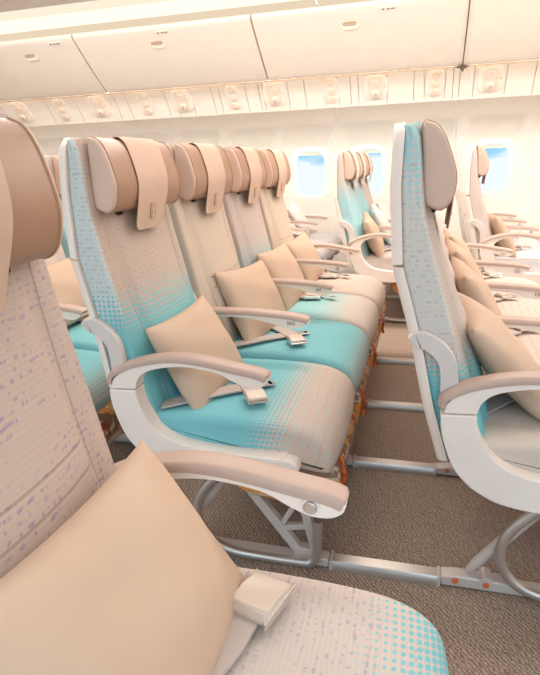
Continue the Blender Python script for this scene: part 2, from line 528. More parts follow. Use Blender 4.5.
# dark four-pointed bracket where the runs meet
g = G(); pts = []
for k in range(16):
    a = 2*math.pi*k/16; r = (.05 if k % 4 == 0 else .022 if k % 4 == 2 else .026)
    pts.append((.229+r*math.cos(a), 4.50+.0+r*.6*math.sin(a), 1.668+r*.8*math.sin(a)))
g.loft([[(x, y-.006, z-.004) for x, y, z in pts], [(x, y+.004, z+.004) for x, y, z in pts]])
struct(g.obj('trim_60', DARK, angle=30))

struct(sheet('trim_61', [(y+.015, z) for y, z in bin_prof]+[(4.6, 1.71)], XL, -3.975, BIN))
struct(sheet('trim_62', [(y+.015, z) for y, z in bin_prof]+[(4.6, 1.71)], 1.655, XR, BIN))
# lit wash strip behind the lower lip of the lockers
g = G(); g.box(XL+.05, XR-.05, 4.520, 4.540, 1.674, 1.680)
tag(g.obj('sidewall_wash_light', WASH, smooth=False), 'thin warm light strip tucked under the lower edge of the overhead lockers', 'light strip')
g = G(); g.box(XL+.05, XR-.05, 4.795, 4.82, 1.486, 1.492)
struct(g.obj('trim_63', WASH2, smooth=False))  # unseen glowing strip behind the service panel lip, added to brighten the sidewall

# service panels between locker and sidewall
seams = [-5.2, -4.72, -4.2, -3.843, -3.36, -3.28, -3.055, -2.663, -2.55, -2.183, -2.095, -1.943, -1.754, -1.690, -1.456, -1.344, -1.308, -1.10, -.96, -.798, -.687, -.592, -.53, -.307, -.105, -.025, .127, .184, .229, .332, .559, .753, 1.0, 1.4, 1.9, 2.8]
pan = [(4.590, 1.708), (4.625, 1.668), (4.670, 1.612), (4.715, 1.552), (4.750, 1.500), (4.762, 1.476)]
seams = [v*.978 for v in seams]
def pz(y): return interp(pan, y)
sheet('trim_6', [(y+.012, z+.008) for y, z in pan]+[(4.782, 1.484), (4.784, 1.500), (4.85, 1.502), (5.24, 1.535)], XL, XR, PSU)
for i, (a, b) in enumerate(zip(seams, seams[1:])):
    sk = lambda y: -(y-4.75)*0
    g = G(); top = pan; pr = top+[(y+.009, z+.006) for y, z in reversed(top)]
    g.loft([[(a+.0025, y, z) for y, z in pr], [(b-.0025, y, z) for y, z in pr]])
    struct(g.obj('trim_%d' % (7+i), PSU, angle=40))
tilt = math.atan2(pz(4.715)-pz(4.625), .09)
def psu(x, kind, lab):
    y = 4.682; z = pz(y); x *= .945
    th = empty('service_unit', (x, y, z), lab, 'service unit', 'service units above the windows')
    th.rotation_euler = (tilt, 0, 0)
    def disc(cx, cy, r, z0, z1, n=20, e=1.): return G().loft([[(cx+r*math.cos(2*math.pi*k/n), cy+r*e*math.sin(2*math.pi*k/n), zz) for k in range(n)] for zz in (z0, z1)])
    def pill(hw, hh, z0, z1, s=1., sh=.5):
        q = rrect(0, 0, hw, hh, sh, 40)
        return G().loft([[(a, b, z0) for a, b in q], [(a*s, b*s, z1) for a, b in q]])
    if kind == 0:
        f = pill(.098, .108, .004, -.012, .9, .6).obj('bezel', PSU, th)
        pill(.055, .092, -.010, -.016, .95, .5).obj('insert_panel', INSERT, f)
        l = disc(0, -.045, .030, -.014, -.024).obj('reading_lamp', WHITE_PL, th); disc(0, -.045, .019, -.023, -.027).obj('lens', COVER_PALE, l)
        n = disc(0, .045, .027, -.014, -.028).obj('air_nozzle', WHITE_PL, th); disc(0, .048, .013, -.026, -.032).obj('nozzle_tip', GREY_METAL, n)
        disc(.068, -.01, .006, -.012, -.016, 10).obj('call_button', STAMP_L, th)
    else:
        f = pill(.066, .112, .004, -.008, .9, .55).obj('bezel', PSU, th)
        for q in (-.07, 0, .07):
            n = disc(0, q, .030, -.004, -.020, e=.85).obj('reading_lamp', INSERT, th)
            disc(.006, q+.006, .012, -.018, -.023, 14).obj('lens', COVER_PALE, n)
ux = [(-3.794, 0), (-3.341, 1), (-2.944, 0), (-2.468, 1), (-2.111, 0), (-1.629, 1), (-1.257, 0), (-.773, 1), (-.41, 0), (.055, 1), (.468, 0)]
place_w = ['at the far left edge of the row', 'second from the left edge', 'third from the left edge', 'fourth from the left edge', 'above the turquoise seat headrest', 'above the second headrest of the middle row',
           'just left of the first window', 'just right of the first window', 'above the second window', 'just left of the dark cross joint', 'above the right window']
for (x, k), w in zip(ux, place_w):
    psu(x, k, ('oval service unit with air nozzle and lamp, ' if k == 0 else 'narrow service unit with three small lamps, ')+w)

# ------------------------------------------------------------------ seat parts
PV = (-.36, .45)                                      # recline pivot (x, z), seat-local; x = 0 at the armrest tips
REAR = [(.40, -.390), (.53, -.420), (.69, -.445), (.84, -.478), (1.0, -.478), (1.105, -.468)]
FRONT = [(.40, -.292), (.48, -.310), (.60, -.346), (.65, -.358), (.76, -.383), (.863, -.408), (.944, -.424), (1.0, -.428), (1.08, -.432), (1.098, -.436), (1.112, -.444)]
def back_outline(shrink=0):
    zs = [.40+(1.112-.40)*i/30 for i in range(31)]
    f = [(interp(FRONT, z), z) for z in zs]; r = [(interp(REAR, z)+.008, z) for z in reversed(zs)]
    pts = f+r
    return pts
def back_fn(x, y, z, nx, nz):
    if nx < .3: return (0, 0)
    t = abs(y)/.2
    lum = math.exp(-((z-.60)/.13)**2)*.022
    d = (.018+lum)*max(0, 1-t*t)**.8 - .010*math.exp(-((t-.78)/.07)**2)*(1 if z < .93 else .4)
    if z > .93: d -= .0*t
    return (d*nx, d*nz)
SH = {}
def cached(key, fn):
    if key not in SH: SH[key] = fn()
    return SH[key]

HEAD = smooth_curve([(-.424, 1.112, 0), (-.426, 1.06, 0), (-.425, .968, 0), (-.411, .950, 0), (-.389, .945, 0), (-.371, .961, 0), (-.362, .998, 0), (-.365, 1.028, 0), (-.379, 1.076, 0), (-.393, 1.103, 0), (-.408, 1.114, 0)], 4, True)
HEAD = [(p.x, p.y) for p in HEAD]
def head_fn(x, y, z, nx, nz):
    if nx < .2: return (0, 0)
    d = -.001*(abs(y)/.19)**3
    return (d*nx, d*nz)

COVP = smooth_curve([(-.432, 1.03, 0), (-.432, 1.09, 0), (-.428, 1.114, 0), (-.410, 1.1195, 0), (-.3915, 1.106, 0), (-.3775, 1.077, 0), (-.3630, 1.03, 0), (-.3600, .998, 0), (-.364, .962, 0), (-.370, .925, 0), (-.375, .893, 0)], 5)
COVP = [(p.x, p.y) for p in COVP]
def cover_mesh(mat, skew=.012, drop=0.):
    g = G(); out = []; L = len(COVP)
    tot = [0]
    for a, b in zip(COVP, COVP[1:]): tot.append(tot[-1]+math.hypot(a[0]-b[0], a[1]-b[1]))
    for i, (x, z) in enumerate(COVP):
        s = tot[i]/tot[-1]; rem = tot[-1]-tot[i]
        hw = .098-.020*s
        rc = .022
        if rem < rc: hw -= rc*(1-math.sqrt(max(0, 1-((rc-rem)/rc)**2)))
        c = .02-.045*s+skew
        a = COVP[max(0, i-1)]; b = COVP[min(L-1, i+1)]; l = math.hypot(b[0]-a[0], b[1]-a[1])
        nx, nz = -(b[1]-a[1])/l, (b[0]-a[0])/l
        ripple = .003*max(0, (s-.7)/.3)
        lp = []
        for k in range(13):
            q = -1+k/6; yy = c+hw*q; rp = ripple*math.sin(q*4+1)
            lp.append((x+nx*(.0016+rp)-PV[0], yy, z+nz*.0022-PV[1]))
        for k in range(12, -1, -1):
            q = -1+k/6; yy = c+hw*q; rp = ripple*math.sin(q*4+1)
            lp.append((x+nx*rp-PV[0], yy, z-PV[1]))
        out.append(lp)
    return g.loft(out).mesh('headrest_cover', mat, angle=60)

CUSH = smooth_curve([(-.335, .445, 0), (-.25, .452, 0), (-.10, .455, 0), (.02, .450, 0), (.085, .438, 0), (.128, .412, 0), (.146, .375, 0), (.143, .342, 0), (.120, .326, 0), (.0, .340, 0), (-.15, .356, 0), (-.335, .365, 0), (-.345, .40, 0)], 5, True)
CUSH = [(p.x, p.y) for p in CUSH]
def cush_fn(x, y, z, nx, nz):
    if nz < .15 and nx < .5: return (0, 0)
    t = abs(y)/.225; d = .017*max(0, 1-t**2.4)
    return (nx*d*.7, nz*d)

AISLE_ARM = [(.004, .583), (.001, .588), (-.033, .597), (-.15, .618), (-.22, .623), (-.28, .617), (-.340, .600), (-.376, .578), (-.390, .552), (-.393, .530),
             (-.328, .533), (-.318, .560), (-.285, .583), (-.205, .597), (-.12, .588), (-.080, .570), (-.047, .557), (-.018, .557), (-.001, .566)]
SIDE_PANEL = [(-.399, .527), (-.398, .50), (-.391, .465), (-.370, .408), (-.345, .375), (-.318, .352), (-.267, .327), (-.187, .315), (-.08, .314), (.02, .322), (.058, .333), (.072, .352), (.062, .374), (.03, .381),
              (-.08, .383), (-.17, .389), (-.236, .402), (-.284, .430), (-.312, .470), (-.324, .505), (-.328, .530)]
MID_ARM = [(.004, .580), (.0, .584), (-.03, .592), (-.15, .602), (-.25, .604), (-.37, .600), (-.375, .578), (-.25, .588), (-.17, .583), (-.11, .570), (-.06, .558), (-.03, .558), (-.005, .572)]
def pad_mesh(top, w=.0245, t=.0055, low=.014):
    top = [(x, z-low*min(1, max(0, (x+.404)/.02+.3))*(1 if x < -.05 else .75)) for x, z in top]
    pts = smooth_curve([(x, z, 0) for x, z in top], 5); loops = []
    for i, p in enumerate(pts):
        a = pts[max(0, i-1)]; b = pts[min(len(pts)-1, i+1)]; d = (b-a).normalized()
        nx, nz = -d.y, d.x
        if nz < 0 and False: nx, nz = -nx, -nz
        sc = 1 if 0 < i < len(pts)-1 else .7
        sec = [(-w, -.010), (-w, -.003), (-w*.9, .5*t), (-w*.6, t), (0, t*1.05), (w*.6, t), (w*.9, .5*t), (w, -.003), (w, -.010)]
        loops.append([(p.x+nx*h*sc, y*sc, p.y+nz*h*sc) for y, h in sec])
    return G().loft(loops).mesh('arm_pad', TAN, angle=50)
AISLE_PAD = [(-.400, .546), (-.397, .570), (-.378, .590), (-.338, .609), (-.28, .624), (-.22, .631), (-.15, .626), (-.07, .612), (-.02, .600), (.004, .591)]
MID_PAD = [(-.372, .607), (-.30, .611), (-.20, .612), (-.12, .608), (-.05, .600), (-.01, .593), (.004, .587)]
# direction of travel left to right so that the pad normal points up
def rounded(pts, corners, n=5):
    out = []; cs = sorted(corners); L = len(pts)
    for a, b in zip(cs, cs[1:]+[cs[0]+L]):
        seg = [(pts[i % L][0], pts[i % L][1], 0) for i in range(a, b+1)]
        out += [(p.x, p.y) for p in smooth_curve(seg, n)[:-1]]
    return out
AISLE_ARM = [(x, z-((.014 if i > 2 else .008) if i < 8 else .006 if i == 8 else 0)) for i, (x, z) in enumerate(AISLE_ARM)]
MID_ARM = [(x, z-(.006 if i < 6 else 0)) for i, (x, z) in enumerate(MID_ARM)]
AISLE_ARM = rounded(AISLE_ARM, [9, 10]); SIDE_PANEL = rounded(SIDE_PANEL, [0, 20]); MID_ARM = rounded(MID_ARM, [5, 6])
def build_arm(seat, y, aisle, mark=None, side=-1, panel_out=0, near=True):
    key = 'aisle' if aisle else 'mid'
    def body():
        return G().prism(AISLE_ARM if aisle else MID_ARM, -.021, .021).mesh('armrest', WHITE_PL, angle=45)
    a = place('armrest', cached('arm_'+key, body), seat, (0, y, 0), .006, 3)
    a['label'] = 'white armrest with a tan padded top'
    place('arm_pad', cached('pad_'+key, lambda: pad_mesh(AISLE_PAD if aisle else MID_PAD, low=.014 if aisle else .006)), a)
    if aisle:
        p = place('side_panel', cached('side_panel', lambda: G().prism(SIDE_PANEL, -.024, .024).mesh('side_panel', WHITE_PL, angle=45)), seat, (0, y, 0), .007, 3)
        def vents():
            g = G()
            for k in range(5): g.box(-.09+k*.028, -.072+k*.028, -.018, .018, .380, .3835)
            return g.mesh('vent_ribs', WHITE_PL, smooth=False)
        place('vent_ribs', cached('vents', vents), p)
    if mark == 'button':
        def ring():
            g = G(); n = 24
            for r0, r1, y0, y1 in ((.0165, .0135, 0, -.004),):
                g.loft([[(r*math.cos(2*math.pi*k/n), yy, r*math.sin(2*math.pi*k/n)) for k in range(n)] for r, yy in ((.0142, 0), (.0138, -.003), (.0112, -.0035), (.0108, -.0015))])
            return g.mesh('button_ring', WHITE_PL, angle=25)
        def knob():
            n = 24
            return G().loft([[(r*math.cos(2*math.pi*k/n), yy, r*math.sin(2*math.pi*k/n)) for k in range(n)] for r, yy in ((.0095, 0), (.0095, -.005), (.0078, -.0068))]).mesh('recline_button', METAL, angle=25)
        b = place('recline_button', cached('knob', knob), a, (-.045, -.0205, .573)); b['label'] = 'round silver recline button'
        place('button_ring', cached('ring', ring), a, (-.045, -.0205, .573))
    elif mark:
        me = text_mesh(mark, .0165, 'seat_number'); me.materials.clear(); me.materials.append(INK)
        o = place('seat_number', me, a, (-.050, -.0215, .574)); o.rotation_euler = (math.radians(90), 0, 0)
    return a

HINGE_PTS = [(-.461, .671), (-.449, .680), (-.430, .674), (-.408, .658), (-.392, .634), (-.386, .600), (-.385, .56)]
def hinge_mesh():
    pts = smooth_curve([(x, z, 0) for x, z in HINGE_PTS], 5); loops = []
    for i, p in enumerate(pts):
        a = pts[max(0, i-1)]; b = pts[min(len(pts)-1, i+1)]; d = (b-a).normalized(); nx, nz = -d.y, d.x
        h = .017 if 0 < i < len(pts)-1 else .011
        loops.append([(p.x+nx*q, y, p.y+nz*q) for y, q in ((-.016, -h), (-.016, h), (-.012, h+.002), (.016, h), (.016, -h))])
    return G().loft(loops).mesh('recline_cover', HINGE, angle=50)

def shell_mesh(lo):
    z0, z1 = ((.40, .837) if lo else (.843, 1.117)); g = G(); n = 14; loops = []
    hw = .226
    for i in range(n+1):
        z = z0+(z1-z0)*i/n; r = interp(REAR, min(z, 1.10)); th = .010
        w = hw
        if not lo and z > 1.075: w = hw-.045*(1-math.sqrt(max(0, 1-((z-1.075)/.045)**2)))
        zz = z
        loops.append([(r-.004, -w, zz), (r+th, -w, zz), (r+th, w, zz), (r-.004, w, zz), (r-.012, w*.96, zz), (r-.015, w*.72, zz), (r-.008, w*.70, zz), (r-.008, w*.40, zz), (r-.015, w*.38, zz),
                      (r-.015, -w*.38, zz), (r-.008, -w*.40, zz), (r-.008, -w*.70, zz), (r-.015, -w*.72, zz), (r-.012, -w*.96, zz)])
    loops = [[(x-PV[0], y, z-PV[1]) for x, y, z in l] for l in loops]
    return g.loft(loops).mesh('back_shell', WHITE_PL, angle=50)

def strap(path, w=.024, t=.0022, side=(0, 1, 0)):
    pts = smooth_curve(path, 5); loops = []
    for i, p in enumerate(pts):
        a = pts[max(0, i-1)]; b = pts[min(len(pts)-1, i+1)]; d = (b-a).normalized()
        s = d.cross(Vector((0, 0, 1))).normalized(); n = s.cross(d).normalized()
        loops.append([p+s*w+n*t, p-s*w+n*t, p-s*w-n*t, p+s*w-n*t])
    return G().loft(loops)

def buckle(par, loc, rz, tilt=0.):
    o = empty('x', (0, 0, 0)); bpy.data.objects.remove(o)
    def bm_():
        pr = [(-.030, 0), (.026, 0), (.032, .006), (.030, .011), (.0, .0175), (-.026, .0165), (-.032, .008)]
        g = G(); g.loft([[(x, y, z) for x, z in pr] for y in (-.0245, .0245)])
        return g.mesh('buckle', BUCKLE, angle=25)
    b = place('buckle', cached('buckle', bm_), par, loc, .0025, 2); b.rotation_euler = (tilt, 0, rz)
    b['label'] = 'metal seat belt buckle with a lift flap'
    def fr():
        g = G(); g.box(.022, .036, -.027, .027, -.002, .004)
        g.box(-.034, .034, -.0265, -.0235, -.001, .010); g.box(-.034, .034, .0235, .0265, -.001, .010)
        return g.mesh('buckle_frame', CHROME, smooth=False)
    f = place('buckle_frame', cached('bframe', fr), par, loc, .001, 1); f.rotation_euler = (tilt, 0, rz)
    return b

def b_n(b):
    buckle(b, (-.095, .125, .482), 1.30); return list(b.children)
def seat(X0, yc, name_label, group, back, cush, rec=0., arms=(), leather=(LEATHER, LEATHER_PALE), cover=COVER, belt='a', head=True, pouch=True, hinge=True, cover_skew=.012, drop=0.):
    s = empty('cabin_seat', (X0, yc, 0), name_label, 'seat', group)
    c = place('seat_cushion', cached('cush'+cush, lambda: padded(CUSH, .226, .022, 18, cush_fn).mesh('seat_cushion', F[cush], angle=60)), s)
    piv = (PV[0], 0, PV[1])
    def rot(o): o.location = piv; o.rotation_euler = (0, -rec, 0); return o
    rot(place('backrest', cached('back'+back, lambda: padded(back_outline(), .218, .011, 30, back_fn, PV).mesh('backrest', F[back], angle=60)), s))
    sh = rot(place('back_shell', cached('sh0', lambda: shell_mesh(True)), s)); rot(place('back_shell', cached('sh1', lambda: shell_mesh(False)), s))
    h = rot(place('headrest', cached('head'+leather[0].name, lambda: head_mesh(leather)), s))
    for sy in (-1, 1):
        def pip():
            pts = []
            for (x, z), (nx, nz) in zip(HEAD, outline_normals(HEAD)):
                dx, dz = head_fn(x, .178, z, nx, nz); pts.append((x+dx+nx*.0004-PV[0], sy*.178, z+dz+nz*.0004-PV[1]))
            return G().tube(pts+[pts[0]], .0017, 6).mesh('piping', PIPING)
        place('piping', cached('piping%d' % sy, pip), h)
    def brk():
        g = G(); g.box(-.445-PV[0], -.40-PV[0], -.12, -.10, .935-PV[1], .949-PV[1]); g.box(-.445-PV[0], -.40-PV[0], .10, .12, .935-PV[1], .949-PV[1])
        g.box(-.445-PV[0], -.418-PV[0], -.14, .14, .96-PV[1], 1.10-PV[1])
        return g.mesh('headrest_bracket', BLACK, smooth=False)
    place('headrest_bracket', cached('brk', brk), h, (0, 0, 0), .003, 2)
    cv = rot(place('headrest_cover', cached('cover'+cover.name+str(cover_skew), lambda: cover_mesh(cover, cover_skew)), s))
    def st():
        g = G(); n = 8
        x0, y0, z0 = -.3660-PV[0], -.008, .937-PV[1]
        sl = .12
        def q(dy, dz, e): return (x0+dz*sl+e, y0+dy+cover_skew-.012, z0+dz)
        def rect(a, b, c, d, e, m): g.add([q(a, c, e), q(b, c, e), q(b, d, e), q(a, d, e), q(a, c, e-.004), q(b, c, e-.004), q(b, d, e-.004), q(a, d, e-.004)], [(0, 1, 2, 3), (4, 5, 1, 0), (5, 6, 2, 1), (6, 7, 3, 2), (7, 4, 0, 3)], m)
        rect(-.013, .013, -.020, .020, .0035, 0)
        rect(-.003, .003, -.008, .013, .0042, 1); rect(-.009, .009, -.016, -.012, .0042, 1)
        return g.mesh('emblem', [STAMP, STAMP_L], smooth=False)
    e = place('emblem', cached('emblem'+str(cover_skew), st), cv); e['label'] = 'small stamped tan emblem'
    for q in (h, cv): q.location.z -= drop
    # recline covers at the sides of the back
    if hinge:
        place('recline_cover', cached('hinge', hinge_mesh), s, (0, -.222, 0), .003, 2)
    # belts
    if belt:
        def bl():
            g = strap([(-.24, .06, .470), (-.19, .03, .479), (-.13, -.03, .480), (-.085, -.095, .482)] if belt == 'a' else
                      [(-.31, -.10, .468), (-.22, -.02, .485), (-.15, .0, .486)] if belt == 'b' else [(-.24, -.12, .470), (-.20, .0, .480), (-.135, .07, .482)])
            h2 = strap([(-.30, -.19, .462), (-.24, -.165, .472), (-.16, -.11, .478), (-.085, -.06, .479)] if belt == 'a' else
                       [(-.31, .13, .468), (-.22, .10, .480), (-.13, .05, .484), (-.08, .03, .486)] if belt == 'b' else [(-.30, .19, .465), (-.22, .15, .478), (-.10, .12, .480)])
            g.add(h2.v, h2.f); return g.mesh('seat_belt', BELT)
        def bn():
            g = strap([(-.24, -.16, .462), (-.17, -.06, .478), (-.125, .03, .483), (-.110, .11, .484)], .025)
            h2 = strap([(-.30, .19, .462), (-.24, .17, .474), (-.19, .15, .478)]); g.add(h2.v, h2.f); return g.mesh('seat_belt', BELT)
        b = place('seat_belt', cached('belt'+belt, bn if belt == 'n' else bl), s)
        if belt == 'a': buckle(b, (-.064, -.138, .478), -1.02)
        elif belt == 'n': [setattr(q, 'scale', (1.2, 1.2, 1.2)) for q in b_n(b)]
        elif belt == 'b': buckle(b, (-.125, .0, .482), .2)
        else: buckle(b, (-.105, .10, .484), .55)
        if belt != 'n':
          def tg():
              g = G(); g.box(0, .045, -.018, .018, -.001, .001); g.box(.035, .055, -.012, .012, -.001, .001); return g.mesh('belt_tongue', CHROME, smooth=False)
          t = place('belt_tongue', cached('tongue', tg), b, (-.085, -.06, .480) if belt == 'a' else (-.07, .03, .487) if belt == 'b' else (-.10, .12, .482), .0008, 1); t.rotation_euler = (0, 0, .55 if belt == 'a' else -.6)
    if pouch:
        def pc():
            pr = [(-.12, .33), (.10, .325), (.150, .315), (.158, .28), (.150, .225), (.12, .205), (-.10, .23)]
            return padded([(p.x, p.y) for p in smooth_curve([(a, b, 0) for a, b in pr], 4, True)], .19, .02, 8).mesh('life_vest_pouch', POUCH, angle=60)
        pq = place('life_vest_pouch', cached('pouch', pc), s); pq['label'] = 'brown, orange and white patterned life vest pouch under the cushion'
        def ps():
            g = strap([(.150, -.12, .31), (.164, -.13, .28), (.160, -.125, .25), (.164, -.130, .225)], .007, .0015)
            return g.mesh('pull_strap', ORANGE)
        place('pull_strap', cached('pull', ps), pq)
    for a in arms: build_arm(s, *a)
    return s
def head_mesh(leather):
    g = padded(HEAD, .190, .008, 20, head_fn, PV, True)
    me = g.mesh('headrest', list(leather), angle=60)
    for p in me.polygons:
        if abs(p.center.y) > .177: p.material_index = 1
    return me

# ------------------------------------------------------------------ pillows
def pillow_mesh(key, W=.37, H=.30, T=.105, sd=1, mat=PILLOW):
    def f():
        rnd = random.Random(sd); n = 26; g = G(); ph = [rnd.uniform(0, 6) for _ in range(6)]
        for sgn in (1, -1):
            vs = []; fs = []
            for i in range(n+1):
                for j in range(n+1):
                    u = math.sin((i/n-.5)*math.pi)*.35+(i/n*2-1)*.65; v = math.sin((j/n-.5)*math.pi)*.35+(j/n*2-1)*.65
                    px = u*W/2*(1-.085*(1-v*v)); pz = v*H/2*(1-.085*(1-u*u))
                    e = max(0, (1-u*u)*(1-v*v))
                    th = T/2*e**.42
                    wr = .004*e**.5*(math.sin(5*u+3*v+ph[0])*math.sin(4*v-2*u+ph[1])) + .003*e**.4*math.sin(9*(u*v)+ph[2])*(abs(u*v))
                    vs.append((px, sgn*(th+wr), pz))
            for i in range(n):
                for j in range(n): a = i*(n+1)+j; fs.append((a, a+1, a+n+2, a+n+1))
            g.add(vs, fs)
        me = g.mesh('pillow', mat, angle=180)
        import bmesh
        bm = bmesh.new(); bm.from_mesh(me); bmesh.ops.remove_doubles(bm, verts=bm.verts, dist=.0004); bmesh.ops.recalc_face_normals(bm, faces=bm.faces); bm.to_mesh(me); bm.free()
        return me
    return cached('pillow'+key, f)
PG = 'pillows on the seats'
def pillow(X0, yc, dx, dy, z, lean, roll, yaw, label, key='a', sc=1., **kw):
    """centre at seat-local dx, dy; lean = top tipped back from upright; roll = turn in its own plane"""
    o = place('pillow', pillow_mesh(key, **kw)); o.location = (X0+dx, yc+dy, z)
    # mesh: width along x, normal y, height z -> turn so that width runs along world y, normal faces +x
    R = Matrix.Rotation(yaw, 4, 'Z') @ Matrix.Rotation(-lean, 4, 'Y') @ Matrix.Rotation(roll, 4, 'X') @ Matrix.Rotation(math.radians(90), 4, 'Z')
    o.rotation_euler = R.to_euler(); o.scale = (sc, sc, sc)
    return tag(o, label, 'pillow', PG)

# ------------------------------------------------------------------ seat base frames
def base_frame(X0, y0, y1, legs, label, loops, pan_y=None):
    b = empty('seat_base_frame', (X0, y0, 0), label, 'seat frame', 'leg frames under the seats')
    g = G(); g.tube([(-.20, 0.02, .315), (-.20, y1-y0-.02, .315)], .024, 14); g.obj('cross_beam', METAL, b)
    g = G(); g.tube([(.03, 0.02, .305), (.03, y1-y0-.02, .305)], .02, 14); g.obj('cross_beam', METAL, b)
    g = G(); g.tube([(.10, legs[0]-y0, .155), (.10, legs[-1]-y0, .155)], .011, 12); g.obj('baggage_bar', METAL, b)
    for i, ly in enumerate(legs):
        y = ly-y0
        # floor beam with its fittings
        g = G(); g.prism([(-.37, .004), (-.37, .030), (-.33, .036), (-.22, .034), (-.20, .024), (.06, .022), (.10, .030), (.125, .026), (.125, .004)], y-.019, y+.019)
        lg = g.obj('leg', GREY_METAL, b, bevel=.004)
        g = G()
        for bx in (-.335, -.262):
            g = G(); g.loft([[(bx+.008*math.cos(a*math.pi/6), y+yy, .024+.008*math.sin(a*math.pi/6)) for a in range(12)] for yy in (-.0235, -.018)])
            g.obj('track_bolt', BOLT, lg)
        g = G(); g.tube([(-.305, y, .045), (-.285, y, .072), (-.155, y, .245), (-.12, y, .31)], [.008, .0135, .0145, .0145], 12); g.obj('strut', GREY_METAL, lg)
        g = G(); n = 14
        g.loft([[(-.262+.016*math.cos(2*math.pi*k/n), y+yy, .030+.016*math.sin(2*math.pi*k/n)) for k in range(n)] for yy in (-.021, .021)]); g.obj('pivot_lug', GREY_METAL, lg)
        # truss plate
        P = lambda pts: [(x, z) for x, z in pts]
        g = G(); A, B_, Cc = (-.135, .305), (.045, .305), (.085, .03)
        bt = [.0112]
        def bar(p, q, w=.011):
            bt[0] -= .0006
            dx, dz = q[0]-p[0], q[1]-p[1]; l = math.hypot(dx, dz); nx, nz = -dz/l*w, dx/l*w
            g.prism([(p[0]+nx, p[1]+nz), (q[0]+nx, q[1]+nz), (q[0]-nx, q[1]-nz), (p[0]-nx, p[1]-nz)], y-bt[0], y+bt[0])
        bar((-.15, .29), (.045, .03), .013); bar((.03, .30), (.088, .035), .012); bar((-.13, .295), (.04, .30), .010)
        bar((-.085, .205), (.05, .21), .008); bar((-.01, .10), (.07, .115), .008); bar((-.085, .205), (.0, .30), .007); bar((-.01, .10), (.05, .21), .007)
        g.box(.03, .10, y-.014, y+.014, .006, .05)
        g.obj('truss_brace', GREY_METAL, lg, smooth=False, bevel=.002)
        if i in loops:
            lp = smooth_curve([(-.10, y-.03, .33), (-.165, y-.03, .262), (-.215, y-.03, .205), (-.238, y-.03, .150), (-.232, y-.03, .095), (-.200, y-.03, .050), (-.145, y-.03, .024), (-.06, y-.03, .018),
                               (.05, y-.03, .018), (.078, y-.03, .022), (.094, y-.03, .045), (.098, y-.03, .10), (.100, y-.03, .155)], 6)
            g = G(); g.tube(lp, .0125, 12); g.obj('loop_tube', METAL, lg)
    return b

def rails(Xback, Xfront, ys, labs):
    for y, lab in zip(ys, labs):
        if lab is None: continue
        t = empty('track_cover', (Xback+.13, y, 0), lab, 'floor rail', 'aluminium floor rails between the rows')
        L = Xfront-.372-(Xback+.13)
        g = G(); pr = [(-.022, .0), (-.022, .018), (-.016, .026), (.016, .026), (.022, .018), (.022, 0)]
        g.loft([[(x, a, z) for a, z in pr] for x in (.0, L)]); g.obj('cover_strip', METAL, t, angle=50)
        for q in (-.004, L-.006): G().box(q, q+.008, -.024, .024, 0, .028).obj('end_cap', GREY_METAL, t, smooth=False, bevel=.002)

# ------------------------------------------------------------------ the rows
s_ = .482; P_ = .7812
XA, XB, XC, XBB = -.090, -.3255, .4557, -.3255-P_
XD, XE, XDD = -.038, .743, -.819
Y0 = 1.1375; YD = 3.5385
H = s_/2
# nearest seat
yA = .69-H
seat(XA, yA, 'nearest beige seat with purple flecks, large in the lower left corner', None, 'back_A', 'cush_A', -.012, drop=.013,
     arms=((H, True, 'button'),), belt='n')
# middle row with the turquoise seat
GB = 'seats of the middle row'
labB = ['turquoise and beige aisle seat at the centre, nearest of the middle row',
        'second seat of the middle row, plain beige back and turquoise cushion',
        'third seat of the middle row, flecked back with pale dots',
        'fourth and farthest seat of the middle row, beside the far aisle']
setB = [('back_B0', 'cush_B0'), ('back_B1', 'cush_B1'), ('back_B2', 'cush_B2'), ('back_B1', 'cush_B3')]
for k in range(4):
    arms = [(-H, k == 0, [None, '36G', '36F', 'button'][k])]
    if k == 3: arms.append((H, True, 'button'))
    seat(XB, Y0+H+k*s_, labB[k], GB, *setB[k], 0.0, arms=arms, belt='a' if k in (0, 1) else 'b')
# row behind it
labBB = ['turquoise cushioned seat behind the middle row, half hidden by its aisle seat', 'seat with a beige pillow behind the middle row, seen past the nearest seat back',
         'seat behind the middle row of which only the headrest edge shows']
for k in range(3):
    seat(XBB, Y0+H+k*s_, labBB[k], 'seats of the row behind', ['back_pale', 'back_pale', 'back_D'][k], ['cush_B1', 'cush_B1', 'cush_B0'][k], 0.0, arms=((-H, k == 0, None),), belt='b')
# row in front, on the right
labC = ['seat on the right seen side-on, turquoise dotted shoulder and curved white aisle panel', 'second seat of the right-hand row, orange threads on its cushion',
        'third seat of the right-hand row', 'fourth and farthest seat of the right-hand row']
for k in range(4):
    arms = [(-H, k == 0, [None, None, '35F', 'button'][k])]
    if k == 3: arms.append((H, True, 'button'))
    seat(XC, Y0+H+k*s_, labC[k], 'seats of the right-hand row', 'back_C' if k == 0 else 'back_pale', ['cush_B3', 'cush_C', 'cush_C', 'cush_B3'][k], .055, arms=arms, belt='b' if k == 0 else 'c')
